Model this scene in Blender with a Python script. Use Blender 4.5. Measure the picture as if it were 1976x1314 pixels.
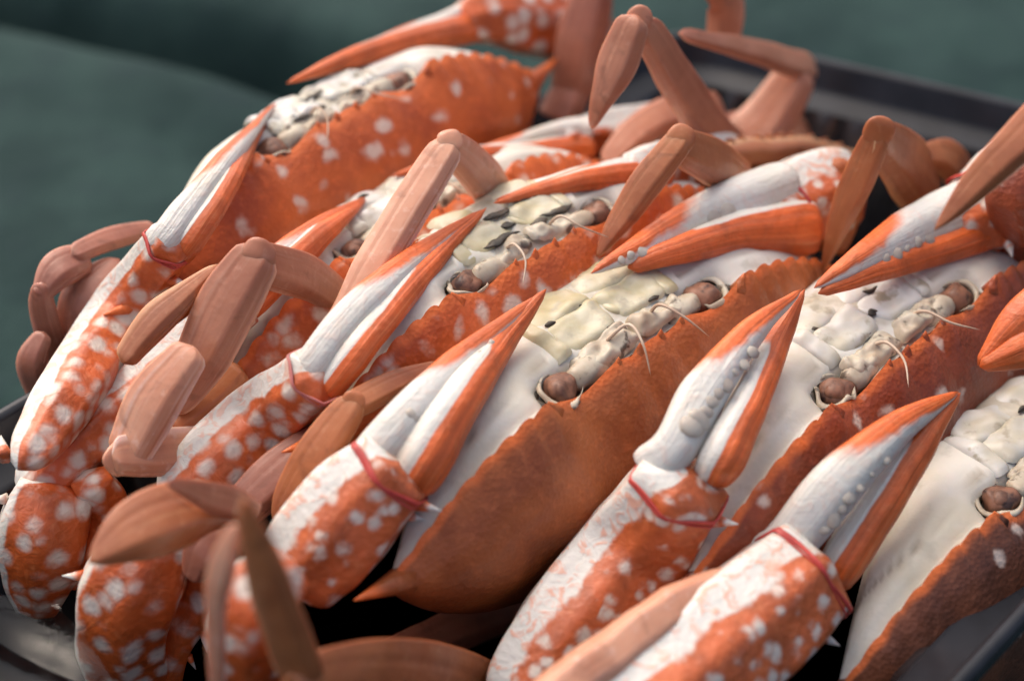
import bpy, math, random
import numpy as np
from mathutils import Vector, noise as mnoise
random.seed(7)
for o in list(bpy.data.objects): bpy.data.objects.remove(o)
sc = bpy.context.scene
col = sc.collection
# ------------------------------------------------------------------ camera
W, H = 1976.0, 1314.0
FPX, PITCH, DIST = 3300.0, math.radians(40), 36.0            # all lengths in cm until a mesh is written
TGT = np.array([0, 0, 9.0])
FW = np.array([0, math.cos(PITCH), -math.sin(PITCH)])
UP = np.array([0, math.sin(PITCH), math.cos(PITCH)])
RT = np.array([1.0, 0, 0])
CAM = TGT - FW * DIST
cam = bpy.data.cameras.new('camera')
cam.sensor_width = 36.0
cam.lens = 36.0 * FPX / W
cam.clip_start, cam.clip_end = 0.01, 100
cam.dof.use_dof = True
cam.dof.focus_distance = 0.395
cam.dof.aperture_fstop = 6.3
camo = bpy.data.objects.new('camera', cam)
camo.location = CAM * 0.01
camo.rotation_euler = (math.pi / 2 - PITCH, 0, 0)
col.objects.link(camo)
sc.camera = camo
# ------------------------------------------------------------------ light
SUN_EL, SUN_AZ = math.radians(52), math.radians(-42)         # azimuth from +Y towards +X: light from the back left
world = bpy.data.worlds.new('World')
sc.world = world
world.use_nodes = True
wn = world.node_tree.nodes
sky = wn.new('ShaderNodeTexSky')
sky.sky_type = 'NISHITA'
sky.sun_disc = False
sky.sun_elevation = SUN_EL
sky.sun_rotation = SUN_AZ
sky.air_density, sky.dust_density, sky.ozone_density = 0.8, 7.0, 1.0
world.node_tree.links.new(sky.outputs[0], wn['Background'].inputs[0])
wn['Background'].inputs[1].default_value = 0.15
sun = bpy.data.lights.new('sun', 'SUN')
sun.energy = 1.2
sun.angle = math.radians(120)
sun.color = (1.0, 0.91, 0.80)
suno = bpy.data.objects.new('sun', sun)
sd = Vector((math.sin(SUN_AZ) * math.cos(SUN_EL), math.cos(SUN_AZ) * math.cos(SUN_EL), math.sin(SUN_EL)))
suno.rotation_euler = sd.to_track_quat('Z', 'Y').to_euler()
suno.location = sd * 2
col.objects.link(suno)
vs = sc.view_settings
vs.view_transform = 'Standard'
vs.look = 'None'
vs.gamma = 1
vs.exposure = 0.5
vs.use_curve_mapping = False

# ------------------------------------------------------------------ geometry helpers
def ray(px, py):
    return RT * (px - W / 2) / FPX - UP * (py - H / 2) / FPX + FW
def on_plane(px, py, p0, n):
    v = ray(px, py)
    return CAM + v * (((p0 - CAM) @ n) / (v @ n))
def at_z(px, py, z):
    return on_plane(px, py, np.array([0, 0, z]), np.array([0, 0, 1.0]))
def depth(p): return (p - CAM) @ FW
def nz(v): return v / (np.linalg.norm(v) + 1e-12)
def sstep(a, b, x):
    t = np.clip((x - a) / (b - a), 0, 1)
    return t * t * (3 - 2 * t)
def crom(P, n):
    P = np.asarray(P, float)
    m = len(P)
    if m == 1: return np.repeat(P, n, 0)
    E = np.vstack([2 * P[0] - P[1], P, 2 * P[-1] - P[-2]])
    ts = np.linspace(0, m - 1, n)
    out = []
    for t in ts:
        i = min(int(t), m - 2); f = t - i
        a, b, c, d = E[i], E[i + 1], E[i + 2], E[i + 3]
        out.append(0.5 * (2 * b + (c - a) * f + (2 * a - 5 * b + 4 * c - d) * f * f + (3 * b - a - 3 * c + d) * f ** 3))
    return np.array(out)
class MB:
    """collects vertices, faces and a whiteness value; build() makes one mesh object"""
    def __init__(s): s.v, s.f, s.w, s.k = [], [], [], []
    def grid(s, G, Wt, wrap=False, caps=False, K=None):
        n, m = G.shape[0], G.shape[1]
        b = len(s.v)
        s.v += [tuple(p) for p in G.reshape(-1, 3)]
        s.w += list(np.asarray(Wt, float).reshape(-1))
        s.k += [tuple(p) for p in (np.zeros((n * m, 3)) if K is None else K.reshape(-1, 3))]
        for i in range(n - 1):
            for j in range(m if wrap else m - 1):
                k = (j + 1) % m
                s.f.append((b + i * m + j, b + i * m + k, b + (i + 1) * m + k, b + (i + 1) * m + j))
        if caps:
            for i, rev in ((0, True), (n - 1, False)):
                c = len(s.v)
                s.v.append(tuple(G[i].mean(0)))
                s.w.append(float(np.mean(Wt[i])))
                s.k.append(s.k[b + i * m])
                for j in range(m):
                    k = (j + 1) % m
                    t = (b + i * m + j, b + i * m + k, c)
                    s.f.append(t if not rev else t[::-1])
    def build(s, name, mat, parent=None, base=None):
        base = np.zeros(3) if base is None else base
        me = bpy.data.meshes.new(name)
        V = (np.array(s.v) - base) * 0.01
        me.from_pydata(V.tolist(), [], s.f)
        at = me.attributes.new('w', 'FLOAT', 'POINT')
        at.data.foreach_set('value', np.array(s.w, dtype=np.float32))
        at = me.attributes.new('sw', 'FLOAT_VECTOR', 'POINT')
        at.data.foreach_set('vector', np.array(s.k, dtype=np.float32).reshape(-1))
        me.polygons.foreach_set('use_smooth', [True] * len(me.polygons))
        me.materials.append(mat)
        me.update()
        o = bpy.data.objects.new(name, me)
        col.objects.link(o)
        if parent is not None: o.parent = parent
        else: o.location = base * 0.01
        return o
def rough(G, amp, sc_, seed=0.0):
    out = G.copy()
    flat = out.reshape(-1, 3)
    for i in range(len(flat)):
        p = flat[i]
        q = Vector((p[0] * sc_ + seed, p[1] * sc_, p[2] * sc_))
        flat[i] += np.array(mnoise.noise_vector(q)) * amp
    return out
def poly_prof(k, soft=0.5, ph=0.0):
    def f(a):
        x = (a + ph) % (2 * math.pi / k) - math.pi / k
        return (1 - soft) + soft * math.cos(math.pi / k) / math.cos(x) if True else 1
    return f
def ridged(k, amp, ph=0.0):
    return lambda a: 1 + amp * (abs(math.cos(k * a / 2 + ph)) - 0.6)
def sweep(mb, pts, rad, N, n=26, m=20, prof=None, wf=None, cap=(0.12, 0.12), lump=0.0, lsc=1.2, seed=0.0, shear=0.0):
    """tube of varying elliptical section; angle 0 = side vector, 90 deg = N"""
    C = crom(pts, n)
    R = crom(rad, n)
    R = np.maximum(R, 0.004)
    T = np.gradient(C, axis=0)
    T = T / np.linalg.norm(T, axis=1)[:, None]
    G = np.zeros((n, m, 3)); Wt = np.zeros((n, m)); K = np.zeros((n, m, 3))
    frames = []
    for i in range(n):
        t = i / (n - 1)
        k = 1.0
        if cap[0] and t < cap[0]: k = math.sqrt(max(0.02, 1 - (1 - t / cap[0]) ** 2))
        if cap[1] and t > 1 - cap[1]: k = min(k, math.sqrt(max(0.02, 1 - (1 - (1 - t) / cap[1]) ** 2)))
        Nn = nz(N - (N @ T[i]) * T[i])
        S = np.cross(T[i], Nn)
        frames.append((C[i], S, Nn, R[i], T[i]))
        for j in range(m):
            a = 2 * math.pi * j / m
            r = (prof(a) if prof else 1.0) * k
            G[i, j] = C[i] + S * ((math.cos(a) + shear * math.sin(a)) * R[i][0] * r) + Nn * (math.sin(a) * R[i][1] * r)
            K[i, j] = (math.cos(a) + seed, math.sin(a), t * 0.22 + seed * 1.7)
            if wf: Wt[i, j] = wf(t, math.degrees(a))
    if lump: G = rough(G, lump, lsc, seed)
    mb.grid(G, Wt, wrap=True, caps=True, K=K)
    return frames
def blob(mb, c, ax, rx, ry, rz, n=9, m=12, w=0.0, lump=0.0, seed=0.0):
    """ellipsoid; ax = 3 unit axes"""
    G = np.zeros((n, m, 3))
    for i in range(n):
        th = math.pi * (i + 0.02) / (n - 1 + 0.04)
        for j in range(m):
            ph = 2 * math.pi * j / m
            G[i, j] = c + ax[0] * rx * math.cos(th) + ax[1] * ry * math.sin(th) * math.cos(ph) + ax[2] * rz * math.sin(th) * math.sin(ph)
    if lump: G = rough(G, lump, 2.5, seed)
    mb.grid(G, np.full((n, m), w), wrap=True, caps=True)
def cone(mb, p, q, r, w=0.0, m=8):
    T = nz(q - p)
    S = nz(np.cross(T, np.array([0.3, 0.5, 0.8]))); Nn = np.cross(T, S)
    G = np.zeros((4, m, 3))
    for i, (t, k) in enumerate(((0, 1), (0.4, 0.62), (0.8, 0.25), (1, 0.06))):
        for j in range(m):
            a = 2 * math.pi * j / m
            G[i, j] = p + (q - p) * t + (S * math.cos(a) + Nn * math.sin(a)) * r * k
    mb.grid(G, np.array([[w * 0.2] * m, [w * .5] * m, [w] * m, [w] * m]), wrap=True, caps=True)

# ------------------------------------------------------------------ materials
def lin(r, g, b):
    f = lambda c: c / 12.92 if c <= 0.04045 else ((c + 0.055) / 1.055) ** 2.4
    return (f(r / 255), f(g / 255), f(b / 255), 1)
class Mat:
    def __init__(s, name, roughness=0.4, spec=0.5, sss=0.0, coat=0.0):
        s.m = bpy.data.materials.new(name); s.m.use_nodes = True
        s.t = s.m.node_tree; s.n = s.t.nodes; s.l = s.t.links
        s.b = s.n['Principled BSDF']
        s.b.inputs['Roughness'].default_value = roughness
        s.b.inputs['Specular IOR Level'].default_value = spec
        if sss:
            s.b.inputs['Subsurface Weight'].default_value = sss
            s.b.inputs['Subsurface Radius'].default_value = (0.004, 0.0015, 0.0008)
            s.b.inputs['Subsurface Scale'].default_value = 0.6
        if coat:
            s.b.inputs['Coat Weight'].default_value = coat
            s.b.inputs['Coat Roughness'].default_value = 0.18
        tc = s.n.new('ShaderNodeTexCoord'); s.co = tc.outputs['Object']
    def lk(s, a, b): s.l.new(a, b)
    def node(s, t, **kw):
        n = s.n.new(t)
        for k, v in kw.items(): setattr(n, k, v)
        return n
    def noise(s, scale, detail=4, rough_=0.55, co=None, dist=0.0):
        n = s.node('ShaderNodeTexNoise'); n.inputs['Scale'].default_value = scale
        n.inputs['Detail'].default_value = detail; n.inputs['Roughness'].default_value = rough_
        n.inputs['Distortion'].default_value = dist
        s.lk(co or s.co, n.inputs['Vector']); return n.outputs['Fac']
    def math(s, op, a, b=None, clamp=False):
        n = s.node('ShaderNodeMath', operation=op, use_clamp=clamp)
        for i, x in enumerate((a, b)):
            if x is None: continue
            if isinstance(x, (int, float)): n.inputs[i].default_value = x
            else: s.lk(x, n.inputs[i])
        return n.outputs[0]
    def ramp(s, x, a, b, smooth=True):
        n = s.node('ShaderNodeMapRange', interpolation_type='SMOOTHSTEP' if smooth else 'LINEAR')
        n.inputs['From Min'].default_value = a; n.inputs['From Max'].default_value = b
        s.lk(x, n.inputs['Value']); return n.outputs['Result']
    def mix(s, f, a, b):
        n = s.node('ShaderNodeMix', data_type='RGBA')
        for i, x in ((0, f), (6, a), (7, b)):
            if isinstance(x, (int, float)): n.inputs[i].default_value = x
            elif isinstance(x, tuple): n.inputs[i].default_value = x
            else: s.lk(x, n.inputs[i])
        return n.outputs[2]
    def attr(s, name='w'):
        n = s.node('ShaderNodeAttribute', attribute_name=name); return n.outputs['Fac']
    def streak(s, scale, detail=4):
        n = s.node('ShaderNodeAttribute', attribute_name='sw')
        return s.noise(scale, detail, 0.6, co=n.outputs['Vector'])
    def spots(s, scale, r0, r1, keep, stretch=(1, 1, 1), wob=0.0, warp=0.9):
        mp = s.node('ShaderNodeMapping'); mp.inputs['Scale'].default_value = stretch
        s.lk(s.co, mp.inputs['Vector'])
        v = s.node('ShaderNodeTexVoronoi'); v.inputs['Scale'].default_value = scale
        v.inputs['Randomness'].default_value = 0.85
        nd = s.node('ShaderNodeTexNoise'); nd.inputs['Scale'].default_value = scale * 0.9; nd.inputs['Detail'].default_value = 3
        s.lk(s.co, nd.inputs['Vector'])
        va = s.node('ShaderNodeVectorMath', operation='SUBTRACT'); va.inputs[1].default_value = (0.5, 0.5, 0.5); s.lk(nd.outputs['Color'], va.inputs[0])
        vm = s.node('ShaderNodeVectorMath', operation='SCALE'); vm.inputs['Scale'].default_value = warp / scale; s.lk(va.outputs[0], vm.inputs[0])
        vv = s.node('ShaderNodeVectorMath', operation='ADD'); s.lk(mp.outputs[0], vv.inputs[0]); s.lk(vm.outputs[0], vv.inputs[1])
        s.lk(vv.outputs[0], v.inputs['Vector'])
        d = v.outputs['Distance']
        if wob: d = s.math('ADD', d, s.math('MULTIPLY', s.math('SUBTRACT', s.noise(scale * 3, 2), 0.5), wob))
        sx = s.node('ShaderNodeSeparateColor'); s.lk(v.outputs['Color'], sx.inputs[0])
        f = s.ramp(d, r1, r0)
        k = s.math('LESS_THAN', sx.outputs[0], keep)
        return s.math('MULTIPLY', f, k)
    def bump(s, h, strength, dist):
        n = s.node('ShaderNodeBump'); n.inputs['Strength'].default_value = strength
        n.inputs['Distance'].default_value = dist
        s.lk(h, n.inputs['Height'])
        prev = s.b.inputs['Normal'].links
        if prev: s.lk(prev[0].from_socket, n.inputs['Normal'])
        s.lk(n.outputs[0], s.b.inputs['Normal'])
    def color(s, c):
        if isinstance(c, tuple): s.b.inputs['Base Color'].default_value = c
        else: s.lk(c, s.b.inputs['Base Color'])
WHITE = (0.67, 0.645, 0.59, 1)
CREAM = (0.66, 0.60, 0.45, 1)
def shell_mat(name, orange, dark, spot_keep, spot_r, spot_scale):
    M = Mat(name, 0.48, 0.4, sss=0.06, coat=0.2)
    n1 = M.noise(60, 5); n2 = M.noise(420, 4); n3 = M.noise(22, 3)
    c = M.mix(M.ramp(n1, 0.35, 0.7), orange, dark)
    c = M.mix(M.math('MULTIPLY', M.ramp(n3, 0.45, 0.75), 0.6), c, tuple(x * 0.75 for x in dark[:3]) + (1,))
    c = M.mix(M.math('MULTIPLY', M.ramp(n2, 0.5, 0.75), 0.3), c, tuple(min(1, x * 1.6 + 0.02) for x in orange[:3]) + (1,))
    if spot_keep > 0:
        c = M.mix(M.math('MULTIPLY', M.spots(spot_scale, spot_r * 0.4, spot_r * 1.15, spot_keep, wob=0.2), 0.85), c, (0.72, 0.58, 0.48, 1))
    edge = M.math('ADD', M.attr(), M.math('MULTIPLY', M.math('SUBTRACT', n1, 0.5), 0.7))
    c = M.mix(M.ramp(edge, 0.45, 0.75), c, lin(222, 112, 52))
    M.color(c)
    gr = M.node('ShaderNodeTexVoronoi'); gr.inputs['Scale'].default_value = 900; M.lk(M.co, gr.inputs['Vector'])
    M.bump(gr.outputs['Distance'], 0.32, 0.0006)
    M.bump(n1, 0.25, 0.002)
    M.lk(M.ramp(n1, 0.2, 0.8), M.b.inputs['Roughness'])
    mr = M.node('ShaderNodeMapRange'); mr.inputs['To Min'].default_value = 0.34; mr.inputs['To Max'].default_value = 0.6
    M.lk(n2, mr.inputs['Value']); M.lk(mr.outputs[0], M.b.inputs['Roughness'])
    return M.m
def claw_mat(name, orange, spot_keep=0.7, spot_r=0.42, spot_scale=150, wob=0.9, pink=0.5, streaks=0.0, warp=0.8):
    """w = 1 pale belly, 0 orange back; the seam wanders; pale blotches on the orange, pink marks on the white"""
    M = Mat(name, 0.42, 0.45, sss=0.1, coat=0.2)
    n1 = M.noise(110, 4, dist=0.6); n2 = M.noise(500, 3); n3 = M.noise(230, 3, dist=1.5); n4 = M.noise(50, 4)
    c = M.mix(M.ramp(n1, 0.3, 0.75), orange, tuple(x * 0.6 for x in orange[:3]) + (1,))
    c = M.mix(M.math('MULTIPLY', M.ramp(n2, 0.5, 0.8), 0.25), c, lin(240, 150, 95))
    if spot_keep: c = M.mix(M.math('MULTIPLY', M.spots(spot_scale, spot_r * 0.35, spot_r * 1.15, spot_keep, wob=0.25, warp=warp), 0.9), c, (0.68, 0.62, 0.54, 1))
    wh = M.mix(M.math('MULTIPLY', M.ramp(n3, 0.5, 0.64), pink), WHITE, lin(222, 150, 118))
    wh = M.mix(M.math('MULTIPLY', M.ramp(n4, 0.48, 0.75), 0.4), wh, lin(196, 186, 160))
    if streaks:
        st = M.streak(5.0, 4)
        c = M.mix(M.math('MULTIPLY', M.ramp(st, 0.45, 0.68), streaks), c, tuple(x * 0.5 for x in orange[:3]) + (1,))
        c = M.mix(M.math('MULTIPLY', M.ramp(M.streak(8.0, 3), 0.55, 0.7), streaks * 0.6), c, lin(238, 160, 105))
        wh = M.mix(M.math('MULTIPLY', M.ramp(M.streak(7.0, 4), 0.5, 0.72), streaks * 0.7), wh, lin(178, 172, 158))
        M.bump(st, 0.3, 0.0012)
    e = M.math('ADD', M.attr(), M.math('MULTIPLY', M.math('SUBTRACT', n1, 0.5), wob))
    c = M.mix(M.ramp(e, 0.40, 0.60), c, wh)
    M.color(c)
    gr = M.node('ShaderNodeTexVoronoi'); gr.inputs['Scale'].default_value = 600; M.lk(M.co, gr.inputs['Vector'])
    M.bump(gr.outputs['Distance'], 0.08 if streaks else 0.22, 0.0006)
    M.bump(n3, 0.3, 0.0014)
    return M.m
def leg_mat(name, a, b, pale):
    M = Mat(name, 0.4, 0.45, sss=0.22, coat=0.25)
    n1 = M.noise(45, 4); n2 = M.noise(380, 3); st = M.streak(4.0, 5); n4 = M.noise(150, 4, dist=0.8)
    c = M.mix(M.ramp(n1, 0.3, 0.72), a, b)
    c = M.mix(M.math('MULTIPLY', M.ramp(st, 0.42, 0.78), 0.22), c, tuple(x * 0.55 for x in b[:3]) + (1,))
    c = M.mix(M.math('MULTIPLY', M.ramp(M.streak(3.0, 2), 0.5, 0.8), 0.3), c, pale)
    e = M.math('ADD', M.attr(), M.math('MULTIPLY', M.math('SUBTRACT', n1, 0.5), 0.6))
    c = M.mix(M.ramp(e, 0.35, 1.0), c, pale)
    c = M.mix(M.math('MULTIPLY', M.ramp(n2, 0.55, 0.8), 0.3), c, pale)
    c = M.mix(M.math('MULTIPLY', M.ramp(n4, 0.56, 0.74), 0.45), c, tuple(x * 0.45 for x in b[:3]) + (1,))
    M.color(c)
    mr = M.node('ShaderNodeMapRange'); mr.inputs['To Min'].default_value = 0.3; mr.inputs['To Max'].default_value = 0.6
    M.lk(n4, mr.inputs['Value']); M.lk(mr.outputs[0], M.b.inputs['Roughness'])
    M.bump(n2, 0.2, 0.0005); M.bump(M.noise(120, 3), 0.25, 0.0015); M.bump(st, 0.06, 0.001)
    return M.m
def plain(name, c1, c2, scale, roughness, bump=0.2, sss=0.0, bd=0.001, spec=0.5, c3=None, s3=300):
    M = Mat(name, roughness, spec, sss=sss)
    n = M.noise(scale, 5)
    c = M.mix(M.ramp(n, 0.32, 0.7), c1, c2)
    if c3: c = M.mix(M.math('ADD', M.ramp(M.noise(s3, 4), 0.56, 0.68), M.math('MULTIPLY', M.attr(), 0.12), True), c, c3)
    M.color(c)
    if bump: M.bump(n, bump, bd)
    return M.m
MT = {}
MT['shell_plain'] = shell_mat('shell_plain', lin(174, 96, 50), lin(142, 72, 36), 0, 0, 1)
MT['shell_spot'] = shell_mat('shell_spot', lin(204, 100, 44), lin(170, 76, 32), 0.95, 0.30, 105)
MT['shell_dense'] = shell_mat('shell_dense', lin(208, 102, 48), lin(176, 78, 34), 1.0, 0.42, 150)
MT['shell_red'] = shell_mat('shell_red', lin(156, 74, 42), lin(116, 52, 32), 0.55, 0.3, 130)
MT['shell_dark'] = shell_mat('shell_dark', lin(122, 70, 46), lin(84, 48, 34), 0.5, 0.28, 130)
MT['claw_bold'] = claw_mat('claw_bold', lin(212, 102, 50), 1.0, 0.54, 195, warp=0.4)
MT['claw_stripe'] = claw_mat('claw_stripe', lin(204, 102, 54), 0.9, 0.46, 220, wob=1.0, pink=0.7)
MT['finger'] = claw_mat('finger', lin(230, 108, 46), 0.0, wob=0.35, pink=0.15, streaks=0.6)
MT['arm'] = claw_mat('arm', lin(204, 94, 40), 1.0, 0.50, 165, wob=0.5, warp=0.3)
MT['leg'] = leg_mat('leg', lin(190, 128, 98), lin(166, 102, 74), lin(214, 164, 138))
MT['leg_pale'] = leg_mat('leg_pale', lin(212, 156, 126), lin(196, 130, 98), lin(238, 212, 200))
MT['leg_brown'] = leg_mat('leg_brown', lin(182, 110, 66), lin(152, 84, 48), lin(204, 150, 108))
MT['leg_dark'] = leg_mat('leg_dark', lin(168, 104, 80), lin(134, 78, 60), lin(194, 138, 116))
def face_mat():
    M = Mat('face', 0.42, 0.45, sss=0.12)
    n1 = M.noise(38, 5); n2 = M.noise(130, 4); n3 = M.noise(450, 3)
    c = M.mix(M.ramp(n1, 0.35, 0.72), (0.70, 0.67, 0.60, 1), (0.60, 0.54, 0.41, 1))
    c = M.mix(M.math('MULTIPLY', M.ramp(n2, 0.58, 0.72), 0.45), c, (0.40, 0.36, 0.28, 1))
    e = M.math('ADD', M.attr(), M.math('MULTIPLY', M.math('SUBTRACT', n2, 0.5), 0.6))
    c = M.mix(M.ramp(e, 0.45, 0.8), c, (0.30, 0.25, 0.17, 1))
    an = M.node('ShaderNodeAttribute', attribute_name='sw'); sp = M.node('ShaderNodeSeparateXYZ'); M.lk(an.outputs['Vector'], sp.inputs[0])
    g = M.math('ADD', M.math('MULTIPLY', sp.outputs[0], 0.8), M.math('MULTIPLY', M.math('SUBTRACT', n2, 0.5), 1.2))
    c = M.mix(M.math('MULTIPLY', M.ramp(g, 0.35, 0.9), 0.85), c, lin(206, 112, 62))
    c = M.mix(M.math('MULTIPLY', sp.outputs[1], 0.6), c, (0.25, 0.19, 0.13, 1))
    M.color(c); M.bump(n1, 0.35, 0.002); M.bump(n2, 0.3, 0.0012); M.bump(n3, 0.15, 0.0006)
    return M.m
MT['mouth_white'] = plain('mouth_white', (0.64, 0.63, 0.60, 1), (0.52, 0.48, 0.37, 1), 90, 0.38, 0.3, 0.12, 0.001, c3=(0.36, 0.32, 0.24, 1), s3=170)
MT['face'] = face_mat()
MT['mouth'] = plain('mouth', (0.60, 0.56, 0.43, 1), (0.47, 0.40, 0.22, 1), 95, 0.38, 0.35, 0.15, 0.002, c3=(0.42, 0.38, 0.28, 1), s3=160)
MT['gill'] = plain('gill', (0.30, 0.22, 0.15, 1), (0.50, 0.42, 0.33, 1), 240, 0.4, 0.4, 0.1, 0.001, c3=(0.10, 0.08, 0.06, 1), s3=330)
MT['brow'] = plain('brow', (0.56, 0.51, 0.40, 1), (0.42, 0.33, 0.23, 1), 120, 0.4, 0.4, 0.1, 0.001, c3=(0.13, 0.10, 0.07, 1), s3=260)
MT['dark'] = plain('painted_shade', (0.03, 0.024, 0.016, 1), (0.07, 0.05, 0.03, 1), 300, 0.5)  # dark colour standing in for shade around the eyes and between mouth pieces
MT['eye'] = plain('eye', lin(146, 100, 76), lin(92, 62, 48), 300, 0.5, 0.4, 0.05, 0.0005, c3=lin(60, 40, 34), s3=200)
MT['tooth'] = plain('tooth', (0.50, 0.45, 0.38, 1), (0.38, 0.32, 0.27, 1), 150, 0.45, 0.4, 0.1, 0.001)
MT['antenna'] = plain('antenna', (0.6, 0.48, 0.36, 1), (0.45, 0.3, 0.2, 1), 200, 0.45, 0.0)
MT['band'] = plain('red_rubber', lin(196, 72, 62), lin(164, 52, 48), 150, 0.4, 0.1, 0.1)
MT['band_faded'] = plain('faded_rubber', lin(196, 120, 112), lin(170, 92, 86), 150, 0.4, 0.1, 0.15)
MT['tray'] = plain('black_plastic', (0.018, 0.018, 0.021, 1), (0.03, 0.03, 0.034, 1), 90, 0.24, 0.05, 0, 0.001, spec=0.6)
MT['rim'] = plain('smoky_plastic', (0.012, 0.013, 0.016, 1), (0.022, 0.024, 0.03, 1), 60, 0.25, 0.1, 0, 0.001, spec=0.28)

# ------------------------------------------------------------------ setting: cloth and tray
M = Mat('green_cloth', 0.85, 0.15)
n1 = M.noise(22, 5); n2 = M.noise(70, 5)
c = M.mix(M.ramp(n1, 0.32, 0.66), (0.011, 0.029, 0.028, 1), (0.023, 0.050, 0.046, 1))
c = M.mix(M.math('MULTIPLY', M.ramp(n2, 0.45, 0.75), 0.4), c, (0.014, 0.028, 0.033, 1))
M.color(c)
wv = M.node('ShaderNodeTexWave'); wv.inputs['Scale'].default_value = 220; M.lk(M.co, wv.inputs['Vector'])
M.bump(wv.outputs['Fac'], 0.3, 0.0008)
M.bump(n2, 0.3, 0.004)
MT['cloth'] = M.m
def build_cloth():
    mb = MB()
    A = at_z(150, -60, 0)[:2]; B = at_z(760, 150, 0)[:2]
    t = nz(np.append(B - A, 0))[:2]; nrm = np.array([-t[1], t[0]])
    if nrm[1] < 0: nrm = -nrm
    xs = np.concatenate([np.linspace(-400, -42, 12), np.linspace(-40, 40, 220), np.linspace(42, 400, 12)])
    ys = np.concatenate([np.linspace(-300, -42, 10), np.linspace(-40, 60, 260), np.linspace(62, 500, 12)])
    G = np.zeros((len(ys), len(xs), 3))
    for i, y in enumerate(ys):
        for j, x in enumerate(xs):
            p = np.array([x, y]) - A
            s = p @ nrm; q = p @ t
            bend = s - 1.2 * math.sin(q * 0.12)
            fade = math.exp(-(max(0, q - 13) / 5) ** 2) * math.exp(-(max(0, -q - 20) / 14) ** 2)
            h = 0.5 * math.exp(-((bend + 2.6) / 2.4) ** 2) - 7 * math.exp(-((bend - 1.9) / 1.7) ** 2)
            z = -2.9 + fade * h + 0.35 * mnoise.noise(Vector((x * 0.11, y * 0.11, 0))) + 0.1 * mnoise.noise(Vector((x * 0.4, y * 0.4, 3)))
            G[i, j] = (x, y, z)
    mb.grid(G, np.zeros(G.shape[:2]))
    o = mb.build('tablecloth', MT['cloth'])
    o['kind'] = 'structure'
build_cloth()
# tray: rounded quad at rim height, walls sloping in to the floor
RIMZ = 4.6
al0 = math.radians(47)
Lf = at_z(1770, 1385, RIMZ); Rf = at_z(1976, 1190, RIMZ)      # near short rim
L0 = at_z(0, 800, RIMZ); L1 = at_z(60, 768, RIMZ)             # far short rim
B0 = at_z(1570, 112, RIMZ); B1 = at_z(1976, 205, RIMZ)        # long rim behind the crabs
def isect(a, b, c_, d_):
    A = np.array([[b[0] - a[0], -(d_[0] - c_[0])], [b[1] - a[1], -(d_[1] - c_[1])]])
    s = np.linalg.solve(A, np.array([c_[0] - a[0], c_[1] - a[1]]))
    return a + (b - a) * s[0]
uu = np.array([math.cos(al0), math.sin(al0), 0])
K1 = isect(Lf, Lf + uu, B0, B1); K2 = isect(L0, L0 + uu, B0, B1)
fr = at_z(60, 1520, RIMZ)
K3 = isect(L0, L0 + uu, fr, fr + np.array([-uu[1], uu[0], 0])); K4 = isect(Lf, Lf + uu, fr, fr + np.array([-uu[1], uu[0], 0]))
def outline(inset, z, rad=2.2, per=26, ribs=0.0):
    K = [K1[:2], K2[:2], K3[:2], K4[:2]]
    cen = sum(K) / 4
    pts = []
    for i in range(4):
        a, b, c_ = K[i - 1], K[i], K[(i + 1) % 4]
        d1, d2 = (a - b) / np.linalg.norm(a - b), (c_ - b) / np.linalg.norm(c_ - b)
        p1, p2 = b + d1 * rad, b + d2 * rad
        for k in range(9):
            s = k / 8
            pts.append((1 - s) ** 2 * p1 + 2 * s * (1 - s) * b + s * s * p2)
        nx = c_ - d2 * 0 + (-d2 * 0)
        e = c_ + (b - c_) / np.linalg.norm(b - c_) * rad
        for k in range(1, per * 4):
            pts.append(p2 + (e - p2) * k / (per * 4))
    P = np.array(pts)
    # inward offset along the local normal
    T = np.roll(P, -1, 0) - np.roll(P, 1, 0)
    T /= np.linalg.norm(T, axis=1)[:, None] + 1e-9
    Nn = np.stack([-T[:, 1], T[:, 0]], 1)
    sgn = np.sign(((cen - P) * Nn).sum(1)); Nn *= sgn[:, None]
    off = np.full(len(P), inset)
    if ribs:
        off = off + ribs * (np.arange(len(P)) % 6 < 3)
    Q = P + Nn * off[:, None]
    return np.column_stack([Q, np.full(len(Q), z)])
def build_tray():
    base = at_z(900, 700, 0.0)
    e = bpy.data.objects.new('tray', None); col.objects.link(e); e.location = base * 0.01
    e['label'] = 'black ribbed plastic food tray with a smoky grey rim holding the crabs'; e['category'] = 'tray'
    mb = MB()
    rings = [outline(-0.3, RIMZ - 0.35), outline(-0.26, RIMZ - 0.08), outline(-0.15, RIMZ), outline(0.0, RIMZ), outline(0.12, RIMZ - 0.12), outline(0.25, RIMZ - 0.85), outline(0.4, RIMZ - 0.98), outline(1.05, RIMZ - 1.02), outline(1.2, RIMZ - 1.12)]
    G = np.array(rings)
    mb.grid(G, np.zeros(G.shape[:2]), wrap=True)
    mb.build('rim', MT['rim'], e, base)
    mb = MB()
    rings = [outline(1.20, RIMZ - 1.11), outline(1.26, RIMZ - 1.4, ribs=0.18), outline(1.5, RIMZ - 2.4, ribs=0.32), outline(2.2, 0.3, ribs=0.32), outline(2.6, -1.9), outline(3.2, -2.3)]
    G = np.array(rings)
    mb.grid(G, np.zeros(G.shape[:2]), wrap=True)
    mb.build('ribbed_wall', MT['tray'], e, base)
    mb = MB()
    rg = outline(3.2, -2.3)
    cen = rg.mean(0)
    G = np.array([rg + (cen - rg) * s + np.array([0, 0, 0]) for s in (0, 0.25, 0.5, 0.75, 0.97)])
    mb.grid(G, np.zeros(G.shape[:2]), wrap=True, caps=True)
    mb.build('tray_floor', MT['tray'], e, base)
build_tray()

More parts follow.
